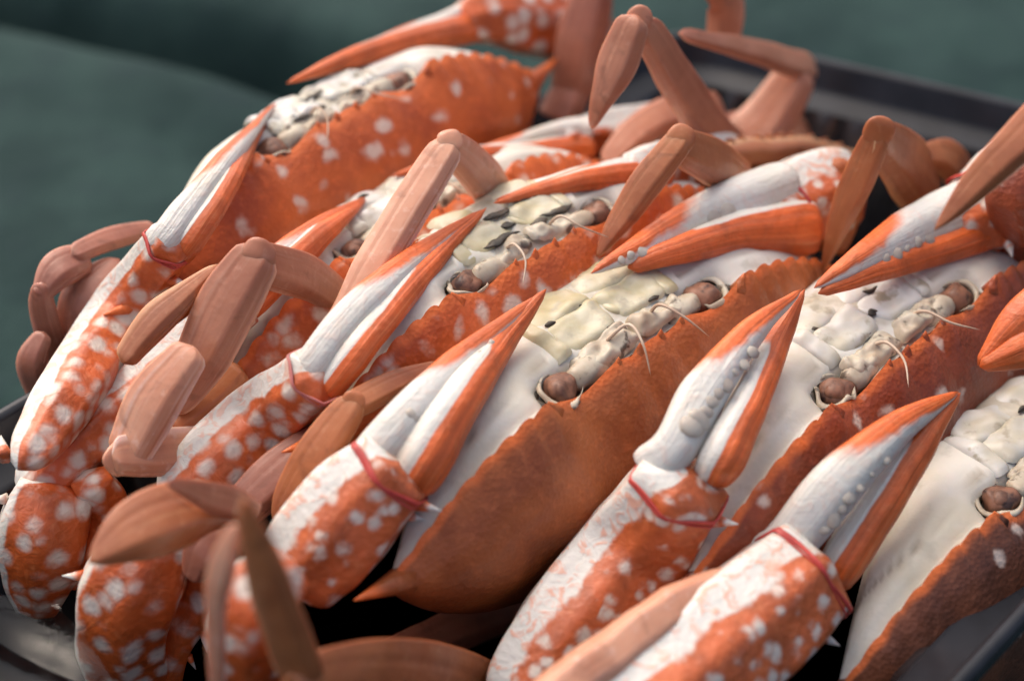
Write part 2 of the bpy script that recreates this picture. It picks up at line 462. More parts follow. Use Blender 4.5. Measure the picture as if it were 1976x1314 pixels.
M = Mat('clear_film', 0.12, 0.5)
M.color((0.5, 0.55, 0.55, 1))
tr = M.node('ShaderNodeBsdfTransparent'); tr.inputs[0].default_value = (0.93, 0.95, 0.95, 1)
gl = M.node('ShaderNodeBsdfGlossy'); gl.inputs['Roughness'].default_value = 0.16
fr_ = M.node('ShaderNodeFresnel'); fr_.inputs[0].default_value = 1.6
bp = M.node('ShaderNodeBump'); bp.inputs['Strength'].default_value = 0.2; bp.inputs['Distance'].default_value = 0.003
M.lk(M.noise(60, 4, dist=1.0), bp.inputs['Height']); M.lk(bp.outputs[0], gl.inputs['Normal']); M.lk(bp.outputs[0], fr_.inputs['Normal'])
mx = M.node('ShaderNodeMixShader'); M.lk(M.math('MULTIPLY', M.math('ADD', fr_.outputs[0], 0.05), 0.22), mx.inputs[0]); M.lk(tr.outputs[0], mx.inputs[1]); M.lk(gl.outputs[0], mx.inputs[2])
M.lk(mx.outputs[0], M.n['Material Output'].inputs['Surface'])
MT['film'] = M.m
def build_film():
    mb = MB()
    P0, P1, P2, P3 = at_z(-160, 1130, 4.3), at_z(110, 1160, 3.2), at_z(300, 1440, 3.2), at_z(-160, 1560, 4.6)
    n_ = 60
    G = np.zeros((n_, n_, 3))
    for i in range(n_):
        for j in range(n_):
            e, g = i / (n_ - 1), j / (n_ - 1)
            p = (1 - e) * (1 - g) * P0 + e * (1 - g) * P1 + e * g * P2 + (1 - e) * g * P3
            q = Vector((p[0] * 0.5, p[1] * 0.5 + p[0] * 0.3, 0))
            p = p + np.array([0, 0, 1]) * (0.35 * mnoise.noise(q) + 0.5 * abs(mnoise.noise(Vector((p[0] * 0.5 + p[1] * 0.9, p[1] * 0.12, 2)))) - 0.15)
            G[i, j] = p
    mb.grid(G, np.zeros((n_, n_)))
    o = mb.build('plastic_film', MT['film'], None, at_z(100, 1300, 4.0))
    o['label'] = 'crumpled clear plastic film beside the spotted claw arms inside the tray'; o['category'] = 'plastic film'
build_film()
# ------------------------------------------------------------------ crabs
RB = np.array([-math.sin(al0), math.cos(al0), 0])
class Crab:
    def __init__(s, eye_px, back, alpha, lean, k, label, shell, mouth, th=1.0, roll=0.0):
        v = ray(*eye_px)
        p = CAM + v * (((TGT - CAM) @ RB + back) / (v @ RB))
        a = math.radians(alpha); l = math.radians(lean); r_ = math.radians(roll)
        u = np.array([math.cos(a), math.sin(a), 0]); b = np.array([-math.sin(a), math.cos(a), 0]); z = np.array([0, 0, 1.0])
        s.f = b * math.sin(l) + z * math.cos(l)
        s.d = -b * math.cos(l) + z * math.sin(l)
        s.u = u * math.cos(r_) + s.f * math.sin(r_)
        s.f = s.f * math.cos(r_) - u * math.sin(r_)
        s.k = k; s.shell = shell; s.mouth = mouth; s.th = th
        s.o = p - k * (s.u * -2.3 + s.f * 2.35 + s.d * -0.4)
        s.base = s.o - s.f * 4.2 * k
        s.e = bpy.data.objects.new('crab', None); col.objects.link(s.e)
        s.e.location = s.base * 0.01
        s.e['label'] = label; s.e['category'] = 'crab'; s.e['group'] = 'steamed crabs packed on edge in the tray'
    def L(s, x, y, z): return s.o + s.k * (s.u * x + s.f * y + s.d * z)
    def P(s, px, py, h): return on_plane(px, py, s.o + s.d * h, s.d)
    def Pc(s, px_, py_, h, r):
        """like P, but pulled forward along the sight line where it would sink into the crab's own face"""
        p = s.P(px_, py_, h)
        q = p - s.o
        x, y, z = q @ s.u / s.k, q @ s.f / s.k, q @ s.d / s.k
        if abs(x) < 7.4 and z < 0.6:
            need = (yf(x, False) + 0.1) * s.k + r - q @ s.f
            if need > 0:
                v = ray(px_, py_)
                p = p + v * (need / (v @ s.f))
        return p
    def px(s, pts, clamp=False):
        """pts = (px, py, h, halfwidth_px, thickness ratio) -> points and radii in cm"""
        C, R = [], []
        for q in pts:
            p = s.P(q[0], q[1], q[2])
            a = q[3] * depth(p) / FPX
            if clamp:
                p = s.Pc(q[0], q[1], q[2], a * 0.7); a = q[3] * depth(p) / FPX
            C.append(p)
            R.append((a, a * (q[4] if len(q) > 4 else 0.8)))
        return C, R
    def fingers(s, pts, pend):
        C, R = s.px(pts, True)
        d0 = depth(pend)
        for i in range(len(C)):
            f = (1.0, 0.9, 0.3)[i] if i < 3 else 0.0
            if i == len(C) - 1: f = 0.0
            d = depth(C[i]); dn = d + (d0 + (0.5, 0.1, 0)[min(i, 2)] - d) * f
            C[i] = CAM + (C[i] - CAM) * (dn / d)
        return C, R
    def add(s, mb, name, mat, parent=None): return mb.build(name, MT[mat], parent or s.e, s.base)

def yf(x, teeth=True):
    ax = abs(x)
    if ax < 1.25: return 2.5 + 0.16 * abs(math.cos(ax * 2.6)) 
    if ax < 3.1: return 2.62 - 0.3 * math.sin((ax - 1.25) / 1.85 * math.pi) ** 1.5
    t = min(1, (ax - 3.1) / 4.6)
    y = 2.62 - 2.3 * t ** 1.8
    return y + (0.2 * abs(math.sin(t * math.pi * 8)) ** 0.8 * (1 - t * .3) if teeth else 0.0)
def yr(x):
    t = min(1, abs(x) / 7.7)
    return 0.12 - 4.3 * (1 - t ** 2.1) ** 0.75
def body(cr, seed, open_mouth=0.0):
    nx = 181
    xs = np.linspace(-7.7, 7.7, nx)
    mb = MB(); nv = 22
    G = np.zeros((nx, nv, 3)); Wt = np.zeros((nx, nv))
    for i, x in enumerate(xs):
        a, b = yf(x, False), yr(x); te = yf(x) - a
        lat = max(0.0, 1 - (abs(x) / 7.75) ** 2.4) ** 0.6
        for j in range(nv):
            v = (j / (nv - 1)) ** 1.35
            y = a + (b - a) * v + te * max(0.0, 1 - v * 8)
            zz = 1.6 * lat * (1 - (1 - min(1, v / 0.45)) ** 2) ** 0.8 if v < 0.45 else 1.6 * lat * (1 - ((v - 0.45) / 0.55) ** 2) ** 0.6
            zz += 0.16 * lat * math.sin(v * 3.1) * (math.cos(x * 1.25) * 0.6 + 0.4 * math.cos(x * 2.3 + 1)) 
            zz += 0.10 * mnoise.noise(Vector((x * 0.8 + seed, y * 0.8, seed))) * min(1, v * 6)
            G[i, j] = cr.L(x, y, zz)
            Wt[i, j] = max(0, 1 - v * 13) * 0.75 + max(0, (abs(x) - 6.2) / 3)
    mb.grid(G, Wt)
    for sg in (-1, 1):                                        # long lateral spine, marginal and frontal teeth
        cone(mb, cr.L(sg * 7.3, 0.25, 0.1), cr.L(sg * 8.7, 0.55, 0.0), 0.36 * cr.k, 0.9)
        for x in (0.35, 1.05):
            cone(mb, cr.L(sg * x, 2.35, 0.05), cr.L(sg * x, 2.75, 0.0), 0.2 * cr.k, 0.6)
        cone(mb, cr.L(sg * 3.1, 2.4, 0.05), cr.L(sg * 3.25, 2.8, 0.0), 0.24 * cr.k, 0.7)
    cr.add(mb, 'carapace', cr.shell)
    # pale underside and face
    mb = MB()
    prof = [(-0.02, -0.04), (-0.22, -0.22), (-0.1, -0.55), (0.05, -1.0), (0.08, -1.7), (-0.02, -2.4), (-0.35, -3.0), (-2.0, -3.4)]
    nv = 30
    G = np.zeros((nx, nv, 3)); Wt = np.zeros((nx, nv)); Kf = np.zeros((nx, nv, 3))
    for i, x in enumerate(xs):
        b = yr(x); bl = sstep(2.5, 4.2, abs(x)); a = 2.5 * (1 - bl) + (yf(max(abs(x), 3.11), False) - 0.03) * bl
        ax = abs(x)
        lat = max(0.02, (1 - (ax / 7.8) ** 1.8)) ** 1.1
        cp = [(a + dy * lat, dz * lat * cr.th) for dy, dz in prof] + [(b * 0.55, -3.2 * lat * cr.th), (b * 0.92, -2.0 * lat * cr.th), (b, -0.04)]
        c2 = crom([(0, p[0], p[1]) for p in cp], nv)
        for j in range(nv):
            y, z = c2[j, 1], c2[j, 2]
            orb = math.exp(-((ax - 2.25) / 0.72) ** 4) * math.exp(-((z + 0.42) / 0.36) ** 4)
            y -= 0.75 * orb
            mid = math.exp(-(ax / 1.75) ** 4) * math.exp(-((z / cr.th + 2.0) / 1.3) ** 4) * (y > 0)
            y -= 0.04 * mid
            Wt[i, j] = max(min(1, mid * 1.6) * 0.62, orb)  # brown staining plus shade painted into the mouth recess and eye orbits
            ridge = math.exp(-((ax - 2.05 - 0.1 * z) / 0.12) ** 2) * (z < -0.9) * (y > 0)
            y -= 0.05 * ridge
            y += 0.07 * mnoise.noise(Vector((x * 0.9 + seed, z * 1.3, 5))) * (z < -.3)
            seam = math.exp(-((z + 0.95 + 0.25 * math.sin(ax)) / 0.05) ** 2) * (ax > 2.2) * (y > 0)
            y -= 0.06 * seam
            Kf[i, j] = (1 - min(1, -z / (0.5 * max(0.25, lat))), seam, 0)
            G[i, j] = cr.L(x, y, z)
    mb.grid(G, Wt, K=Kf)
    face = cr.add(mb, 'underside', 'face')
    ax3 = (cr.u, cr.f, cr.d)
    k = cr.k
    for sg in (-1, 1):
        # eye: brown bulb on a wrinkled stalk, dark ring behind painting in the socket's shade
        mb = MB()
        ring = []
        for q in range(22):
            t = q / 21 * math.pi * 1.35 + 1.0
            ring.append(cr.L(sg * (2.45 - 0.62 * math.cos(t) * 1.0), 2.2, -0.42 + 0.44 * math.sin(t)))
        sweep(mb, ring, [(0.1 * k, 0.1 * k)], cr.f, n=30, m=8, lump=0.1, lsc=4, seed=seed)
        cr.add(mb, 'socket_shade', 'dark')
        mb = MB()
        sweep(mb, [cr.L(sg * 0.95, 2.15, -0.42), cr.L(sg * 1.5, 2.3, -0.45), cr.L(sg * 2.1, 2.3, -0.42)], [(0.2 * k, 0.2 * k), (0.32 * k, 0.3 * k), (0.26 * k, 0.26 * k)], cr.f, n=16, m=14, lump=0.09, lsc=2.5, seed=seed + sg)
        stalk = cr.add(mb, 'eyestalk', 'brow')
        mb = MB()
        blob(mb, cr.L(sg * 2.36, 2.22, -0.42), ax3, 0.44 * k, 0.36 * k, 0.4 * k, 16, 22, lump=0.12, seed=seed)
        blob(mb, cr.L(sg * 2.46, 2.36, -0.41), ax3, 0.27 * k, 0.24 * k, 0.27 * k, 12, 16, lump=0.05, seed=seed + 2)
        cr.add(mb, 'eye', 'eye', stalk)
        mb = MB()
        ring = [cr.L(sg * (2.4 - 0.5 * math.cos(t)), 2.34, -0.42 + 0.46 * math.sin(t)) for t in np.linspace(0.6, 5.6, 20)]
        sweep(mb, ring, [(0.03 * k, 0.03 * k), (0.09 * k, 0.07 * k), (0.05 * k, 0.05 * k), (0.02 * k, 0.02 * k)], cr.f, n=28, m=8, lump=0.17, lsc=2.2, seed=seed + 8)
        cr.add(mb, 'eyelid', 'brow')
        # outer mouth plates: flat pillowed pieces that abut, with a small palp
        op = open_mouth
        def plate(mb, q, h, sd, na=0.12, nf=2.6, n_=25, flat=0.55):
            off = random.uniform(-1, 1)
            qc = np.mean(np.array(q), 0); q = [tuple(qc + (np.array(p__) - qc) * 1.13) for p__ in q]
            Gp = np.zeros((n_, n_, 3)); Wp = np.zeros((n_, n_))
            jit = [(random.uniform(-.06, .06), random.uniform(-.06, .06)) for _ in range(4)]
            for a in range(n_):
                for b in range(n_):
                    p_, r_ = -1 + 2 * a / (n_ - 1), -1 + 2 * b / (n_ - 1)
                    kx = math.sqrt(1 - 0.2 * r_ ** 4); kz = math.sqrt(1 - 0.2 * p_ ** 4)
                    e, g = (p_ * kx + 1) / 2, (r_ * kz + 1) / 2
                    X = sum(w_ * (c_[0] + j_[0]) for w_, c_, j_ in zip(((1 - e) * (1 - g), e * (1 - g), e * g, (1 - e) * g), q, jit))
                    Z = sum(w_ * (c_[1] + j_[1]) for w_, c_, j_ in zip(((1 - e) * (1 - g), e * (1 - g), e * g, (1 - e) * g), q, jit))
                    Y = 2.54 - 0.1 * sstep(1.7, 2.4, -Z) - 0.4 * sstep(2.4, 3.3, -Z)
                    hh = h * (flat + (1 - flat) * ((1 - abs(p_) ** 5) * (1 - abs(r_) ** 5)) ** 0.6) + off * p_ * 0.08 + na * mnoise.noise(Vector((X * 1.3 + sd, Z * 1.3, sd))) + na * .6 * mnoise.noise(Vector((X * nf + sd, Z * nf, sd)))
                    Gp[a, b] = cr.L(sg * X, Y - 0.3 + hh, -0.3 + (Z + 0.3) * (cr.th if Z < -0.3 else 1))
                    Wp[a, b] = max(abs(p_), abs(r_)) ** 6
            mb.grid(Gp, Wp)
        mb = MB()
        plate(mb, ((0.2 + op * .2, -0.92), (1.5, -0.86), (1.68, -1.84), (0.06 + op * .25, -1.9)), 0.42, seed + sg)
        mp = cr.add(mb, 'mouth_plate', cr.mouth)
        mb = MB()
        plate(mb, ((0.05 + op * .7, -1.88), (1.66, -1.8), (1.45, -3.2), (0.06 + op * .5, -3.2)), 0.42, seed + sg * 2)
        cr.add(mb, 'lower_plate', cr.mouth, mp)
        mb = MB()
        plate(mb, ((1.56, -0.92), (2.05, -0.95), (1.95, -2.9), (1.62, -2.2)), 0.40, seed + sg * 3)
        cr.add(mb, 'side_plate', cr.mouth, mp)
        mb = MB()
        sweep(mb, [cr.L(sg * 0.5, 2.4, -0.98), cr.L(sg * 0.2, 2.52, -1.3), cr.L(sg * 0.1, 2.42, -1.9)], [(0.08 * k, 0.07 * k), (0.12 * k, 0.09 * k), (0.05 * k, 0.05 * k)], cr.f, n=12, m=10, lump=0.06)
        cr.add(mb, 'palp', cr.mouth, mp)
        # antenna base joints and thin whip
        mb = MB()
        plate(mb, ((0.12, -0.3), (1.6, -0.25), (1.8, -0.82), (0.1, -0.88)), 0.36, seed + sg * 5, na=0.2, nf=4.0, n_=34, flat=0.4)
        ant = cr.add(mb, 'antenna_base', 'brow')
        mb = MB()
        j1, j2 = random.uniform(-.2, .3), random.uniform(-.1, .3)
        sweep(mb, [cr.L(sg * 0.75, 2.5, -0.7), cr.L(sg * (0.6 + j1), 2.85 + j2, -0.35), cr.L(sg * (0.75 + j1), 2.8 + j2, 0.25), cr.L(sg * (1.1 + j1 * 2), 2.55, 0.75)], [(0.05 * k, 0.05 * k), (0.04 * k, 0.04 * k), (0.03 * k, 0.03 * k), (0.012 * k, 0.012 * k)], cr.u, n=18, m=7)
        cr.add(mb, 'antenna', 'antenna', ant)
    for q in range(5 + int(open_mouth * 8)):                  # small dark strips painting the shade of gaps between mouth pieces
        mb = MB()
        x0 = random.uniform(-1.5, 1.5); z0 = random.choice((-0.92, -1.86, -0.95, -1.3)) * (cr.th if open_mouth else 1)
        ln = random.uniform(0.12, 0.3) * (1 + open_mouth * 1.6)
        if abs(z0 + 1.3) < .3: x0 = random.uniform(-.2, .2)
        yy = 2.5 + 0.09
        sweep(mb, [cr.L(x0 - ln, yy, z0 - 0.05), cr.L(x0, yy + 0.02, z0 + random.uniform(-.08, .08)), cr.L(x0 + ln, yy, z0 + 0.05)], [(0.02 * k, 0.03 * k), ((0.07 + open_mouth * .12) * k, 0.05 * k), (0.02 * k, 0.03 * k)], cr.f, n=12, m=8, lump=0.06, lsc=4, seed=seed + q)
        cr.add(mb, 'mouth_gap_shade', 'dark')

def claw(cr, palm, fixed, dact, white, inner, palm_mat='claw_bold', band=None, teeth=None, fin_w=(0.55, 1), band_mat='band', spines=(), dact_white=70, seed=0.0, thick=0.8):
    C, R = cr.px(palm, True)
    pend = C[-1] + FW * 0.1
    nseg = len(C) - 1; ts = 1.0
    mb = MB()
    def dist(a, b): return abs((a - b + 180) % 360 - 180)
    wf = lambda t, a: 1 - sstep(35, 85, dist(a, white)) if white < 900 else 0.0
    fr = sweep(mb, C, R, -FW, n=34, m=48, prof=poly_prof(6, 1.0, 0.45), wf=wf, lump=0.05, seed=seed, cap=(0.12, 0.02))
    for (t, ang, ln, r) in spines:
        c, S, Nn, rr, T = fr[int(t * ts * 33)]
        a = math.radians(ang)
        out = S * math.cos(a) * rr[0] + Nn * math.sin(a) * rr[1]
        p = c + out * 0.85
        cone(mb, p, p + nz(out + T * 0.7) * ln, r, 1.0)
    pm = cr.add(mb, 'claw', palm_mat)
    if fixed:
        C, R = cr.fingers(fixed, pend); mb = MB()
        wf = lambda t, a: 0.95 - max(0, t - fin_w[0] + 0.25) * (1.1 + 0.9 * math.cos(math.radians(a - inner)))
        sweep(mb, C, R, -FW, n=30, m=24, prof=ridged(5, 0.1), wf=wf, lump=0.03, seed=seed + 2, cap=(0.05, 0.04))
        cr.add(mb, 'fixed_finger', 'finger', pm)
    if dact:
        C, R = cr.fingers(dact, pend); mb = MB()
        wf = lambda t, a: (1 - sstep(dact_white - 25, dact_white + 15, dist(a, inner))) * (1 - sstep(0.55, 0.85, t))
        sweep(mb, C, R, -FW, n=30, m=36, prof=ridged(9, 0.07), wf=wf, lump=0.03, seed=seed + 4, cap=(0.1, 0.04))
        cr.add(mb, 'moving_finger', 'finger', pm)
    if teeth and fixed:
        n, pts, r0, r1 = teeth
        FC, FR = cr.fingers(fixed, pend); FC = crom(FC, 40); FR = crom(FR, 40)
        Q = []
        for q in pts:                                         # seated on the finger that carries them
            v = ray(q[0], q[1])
            ii = min(range(40), key=lambda w_: np.linalg.norm((FC[w_] - CAM) / depth(FC[w_]) - v))
            Q.append(CAM + v * (depth(FC[ii]) - 0.95 * FR[ii][1]))
        Q = crom(Q, n)
        for i, p in enumerate(Q[:-2]):
            mb = MB()
            r = (r0 + (r1 - r0) * i / (n - 1)) * random.uniform(0.65, 1.25) * depth(p) / FPX
            T = nz(Q[min(i + 1, n - 1)] - Q[max(i - 1, 0)])
            Nn = nz(-FW + (FW @ T) * T); S = np.cross(T, Nn)
            blob(mb, p + S * random.uniform(-.2, .2) * r, (T, S, Nn), r * 1.0, r * 1.2, r * 0.5, 9, 12, lump=0.06, seed=i + seed)
            cr.add(mb, 'tooth', 'tooth', pm)
    if band:
        t, label, grow, wdt = band
        c, S, Nn, rr, T = fr[int(t * ts * 33)]
        base = c.copy(); mb = MB()
        for lp, (tilt, off) in enumerate(((0.14, 0.0), (0.02, -0.07))):
            ring = []
            for q in range(41):
                a = 2 * math.pi * q / 40
                pr = poly_prof(6, 1.0, 0.45)(a)
                ring.append(c + S * math.cos(a) * (rr[0] * pr * grow + 0.01) + Nn * math.sin(a) * (rr[1] * pr * grow + 0.01) + T * (tilt * math.cos(a + 0.6) * rr[0] + off + 0.05 * math.sin(3 * a + lp)))
            rv = [(wdt, 0.045)] * 3
            # ribbon section: wide along the claw, thin radially
            R2 = np.array(ring); m = 8; Gd = np.zeros((41, m, 3))
            for q in range(41):
                a = 2 * math.pi * q / 40
                out = nz(S * math.cos(a) + Nn * math.sin(a))
                ww = 0.75 * wdt * (1 + 0.5 * math.sin(2 * a + 1 + lp * 2))
                for j in range(m):
                    b = 2 * math.pi * j / m
                    Gd[q, j] = R2[q] + T * ww * math.cos(b) + out * 0.03 * math.sin(b)
            mb.grid(Gd, np.zeros((41, m)), wrap=True)
        o = mb.build('rubber_band', MT[band_mat], None, base)
        o['label'] = label; o['category'] = 'rubber band'; o['group'] = 'rubber bands tying the claws'
    return fr
def lens(a):
    c_, s_ = abs(math.cos(a)), abs(math.sin(a))
    r = (c_ ** 1.12 + s_ ** 1.12) ** (-1 / 1.12)
    if c_ > 0.93: r *= 1 - 0.06 * (c_ - 0.93) / 0.07
    x = math.cos(a) * r
    g = math.exp(-((x + 0.66) / 0.06) ** 2) + math.exp(-((x - 0.62) / 0.06) ** 2) + 0.3 * math.exp(-((x - 0.1) / 0.06) ** 2)
    return r * (1 - 0.05 * g)
def leg(cr, name, segs, mat='leg', N=None, seed=0.0):
    """segs: list of (kind, control points[, material]); the first is the part, the others hang from it"""
    root = None
    for q, sg in enumerate(segs):
        kind, pts = sg[0], sg[1]
        mt = sg[2] if len(sg) > 2 else mat
        C, R = cr.px([p if len(p) > 4 else tuple(p) + (0.46,) for p in pts])
        mb = MB()
        wf = lambda t, a: 0.75 * math.exp(-((abs((a - 180 + 180) % 360 - 180)) / 38) ** 2) + 0.3 * math.exp(-((abs((a - 30 + 180) % 360 - 180)) / 12) ** 2) + 0.4 * sstep(0.85, 1, t) 
        sweep(mb, C, R, -FW if N is None else N, n=30, m=64, prof=lens, shear=0.36 if np.cross(C[-1] - C[0], -FW) @ (RT - UP) > 0 else -0.36, wf=wf, lump=0.035, lsc=0.9, seed=seed + q * 3, cap=(0.09, 0.09))
        if q:                                                 # knuckle joining this segment to the previous one
            pe, ps = prev, (C[0], R[0][0])
            ends = min(((pe[i], j) for i in (0, 1) for j in ((C[0], R[0][0]), (C[-1], R[-1][0]))), key=lambda x: np.linalg.norm(x[0][0] - x[1][0]))
            c0 = (ends[0][0] + ends[1][0]) / 2; r0 = max(ends[0][1], ends[1][1]) * 0.72
            Tn = nz(C[0] - C[-1]); Nn = nz(-FW + (FW @ Tn) * Tn)
            blob(mb, c0, (Tn, np.cross(Tn, Nn), Nn), r0, r0, r0 * 0.36, 14, 20, w=0.12, lump=0.05, seed=seed)
        prev = ((C[0], R[0][0]), (C[-1], R[-1][0]))
        o = cr.add(mb, name if root is None else kind, mt, root)
        if root is None: root = o
    return root
def arm(cr, pts, mat='arm', name='claw_arm', white=180, spines=(), seed=0.0, ww=40):
    C, R = cr.px(pts); mb = MB()
    def dist(a, b): return abs((a - b + 180) % 360 - 180)
    fr = sweep(mb, C, R, -FW, n=26, m=34, prof=poly_prof(6, 1.0, 0.3), wf=lambda t, a: 1 - sstep(ww - 10, ww + 25, dist(a, white)) if white < 900 else 0.0, lump=0.07, seed=seed, cap=(0.05, 0.05))
    for (t, ang, ln, r) in spines:
        c, S, Nn, rr, T = fr[int(t * 25)]
        a = math.radians(ang); out = S * math.cos(a) * rr[0] + Nn * math.sin(a) * rr[1]
        p = c + out * 0.85
        cone(mb, p, p + nz(out + T * 0.5) * ln, r, 1.0)
    return cr.add(mb, name, mat)

cF = Crab((530, 285), 10.6, 47, 3, 0.94, 'large orange crab with round white spots at the far short rim', 'shell_spot', 'mouth_white', 0.72)
cE = Crab((690, 480), 7.0, 44, 0, 0.9, 'crab half hidden behind a thick pale leg, beside the large white-spotted crab', 'shell_dense', 'mouth_white', 0.78)
cD = Crab((905, 545), 3.5, 42, -4, 0.9, 'crab with dense white spots and an open dark mouth behind the plain brown shelled crab', 'shell_dense', 'mouth')
cC = Crab((1090, 745), 0.0, 44, -5, 1.02, 'plain brown-orange shelled crab without spots, cream mouth plates between folded claws', 'shell_plain', 'mouth')
cB = Crab((1620, 750), -4.3, 45, -3, 1.02, 'red-brown crab with a bright white face between the plain shelled and the dark crab', 'shell_red', 'mouth_white')
cA = Crab((1940, 960), -8.3, 38, 3, 1.04, 'dark brown spotted crab pressed against the near short tray rim', 'shell_dark', 'mouth_white')
for i, (c, om) in enumerate(((cF, .3), (cE, 0), (cD, .6), (cC, 0), (cB, 0), (cA, 0))): body(c, 3.7 * i + 1, om)

# --- left claws (palm runs from the wrist up to the hinge)
claw(cF, [(35, 905, 2.2, 44), (130, 765, 1.2, 66), (235, 600, -0.4, 66), (345, 445, -1.6, 48)],
     [(302, 489, -1.8, 29), (335, 445, -1.8, 34), (430, 320, -2.0, 24), (530, 200, -2.2, 4)],
     [(344, 501, -1.5, 22), (375, 455, -1.5, 26), (445, 350, -1.7, 20), (490, 260, -1.9, 14), (532, 200, -2.1, 3)], 180, 180, band=(0.95, 'red rubber band on the long claw leaning over the far short rim', 1.04, 0.06), seed=1, spines=((0.9, 10, 0.5, 0.16), (0.05, 200, 0.7, 0.2)))
claw(cE, [(40, 960, -1.5, 55), (150, 860, -1.5, 66), (300, 730, -1.6, 62), (480, 575, -1.8, 48)],
     [(429, 596, -1.8, 26), (470, 560, -1.8, 30), (590, 455, -2.0, 22), (705, 380, -2.2, 4)],
     [(461, 609, -1.5, 26), (500, 570, -1.5, 30), (610, 462, -1.7, 24), (707, 385, -2.0, 4)], 180, 180, seed=2, dact_white=50)
claw(cD, [(330, 985, -1.5, 66), (410, 900, -1.5, 82), (510, 805, -1.6, 82), (620, 715, -1.8, 66)],
     [(569, 742, -1.9, 31), (605, 700, -1.9, 36), (690, 600, -2.0, 38), (800, 500, -2.1, 26), (930, 405, -2.2, 4)],
     [(616, 773, -1.5, 26), (650, 730, -1.5, 30), (720, 640, -1.6, 30), (830, 510, -1.9, 22), (938, 402, -2.1, 4)], 180, 180, band=(0.97, 'faded rubber band around the claw with large round white blotches', 1.0, 0.05), seed=3, band_mat='band_faded', dact_white=75)
claw(cC, [(552, 1138, -1.4, 92), (615, 1062, -1.4, 116), (692, 968, -1.5, 114), (775, 890, -1.7, 88)],
     [(698, 901, -1.8, 37), (735, 860, -1.8, 44), (820, 765, -1.9, 40), (920, 670, -2.1, 28), (1045, 565, -2.2, 4)],
     [(786, 937, -1.4, 46), (815, 890, -1.4, 54), (890, 770, -1.6, 42), (970, 660, -1.9, 28), (1055, 558, -2.2, 5)], 180, 180, 'claw_stripe', band=(0.93, 'red rubber band twisted round the striped claw in front of the plain shelled crab', 1.02, 0.07), teeth=(12, [(800, 800, -1.05), (880, 735, -1.4), (990, 620, -1.9)], 13, 6), seed=4, spines=((0.93, 5, 0.55, 0.17), (0.8, 340, 0.4, 0.15)), dact_white=85)
claw(cB, [(975, 1390, -1.3, 90), (1090, 1230, -1.4, 118), (1222, 1065, -1.5, 122), (1330, 915, -1.7, 98)],
     [(1244, 910, -1.8, 46), (1300, 862, -1.8, 44), (1358, 758, -1.9, 46), (1450, 640, -2.1, 28), (1548, 558, -2.2, 4)],
     [(1370, 929, -1.4, 37), (1395, 880, -1.4, 44), (1445, 780, -1.6, 38), (1500, 660, -1.9, 26), (1553, 558, -2.2, 5)], 180, 180, 'claw_stripe', band=(0.95, 'red rubber band on the pink-marked claw of the white-faced red-brown crab', 1.02, 0.06), teeth=(11, [(1335, 825, -1.1), (1400, 740, -1.4), (1490, 640, -1.9)], 20, 7), seed=5, spines=((0.92, 5, 0.55, 0.17), (0.72, 345, 0.5, 0.17)), dact_white=80)
claw(cA, [(1150, 1450, -1.3, 110), (1315, 1310, -1.4, 132), (1450, 1200, -1.5, 136), (1568, 1092, -1.7, 116)],
     [(1456, 1079, -1.8, 54), (1520, 1046, -1.8, 52), (1618, 930, -1.9, 52), (1740, 820, -2.1, 32), (1850, 755, -2.2, 5)],
     [(1600, 1126, -1.4, 37), (1630, 1080, -1.4, 44), (1700, 970, -1.6, 42), (1780, 850, -1.9, 32), (1853, 757, -2.2, 6)], 180, 180, 'claw_stripe', band=(0.95, 'red rubber band on the pale blurred claw of the dark brown crab', 1.02, 0.06), teeth=(9, [(1590, 1020, -1.1), (1660, 940, -1.4), (1760, 830, -1.9)], 14, 6), seed=6, spines=((0.85, 5, 0.5, 0.17), (0.6, 340, 0.4, 0.15)), dact_white=70)
# --- right claws (palm runs from the wrist down to the hinge)
claw(cF, [(1160, 60, -1.4, 80), (1060, 40, -1.5, 84), (960, 30, -1.7, 66), (890, 42, -1.8, 38)],
     [(941, -5, -2.0, 29), (890, 25, -2.0, 16), (740, 78, -2.1, 10), (560, 158, -2.2, 3)],
     [(959, 43, -1.5, 26), (905, 55, -1.5, 30), (790, 80, -1.6, 26), (660, 120, -1.9, 18), (552, 162, -2.1, 3)], 999, 0, 'arm', seed=7, dact_white=25)
claw(cE, [(1290, 240, -1.3, 50), (1210, 250, -1.4, 52), (1140, 262, -1.6, 46), (1080, 275, -1.7, 34)],
     [(1144, 252, -1.9, 24), (1090, 252, -1.9, 20), (960, 284, -2.0, 12), (760, 340, -2.2, 3)],
     [(1150, 285, -1.4, 26), (1095, 290, -1.4, 30), (1000, 298, -1.6, 24), (880, 305, -1.8, 16), (752, 342, -2.1, 3)], 20, 0, 'arm', seed=8, dact_white=40)
claw(cD, [(1430, 300, -1.4, 50), (1350, 310, -1.4, 60), (1270, 320, -1.5, 52), (1215, 328, -1.7, 34)],
     [(1294, 303, -1.8, 26), (1240, 312, -1.8, 16), (1100, 342, -2.0, 12), (955, 388, -2.2, 3)],
     [(1300, 334, -1.4, 26), (1245, 338, -1.4, 30), (1150, 345, -1.6, 24), (1040, 368, -1.9, 14), (952, 392, -2.1, 3)], 20, 0, 'arm', seed=9, dact_white=30)
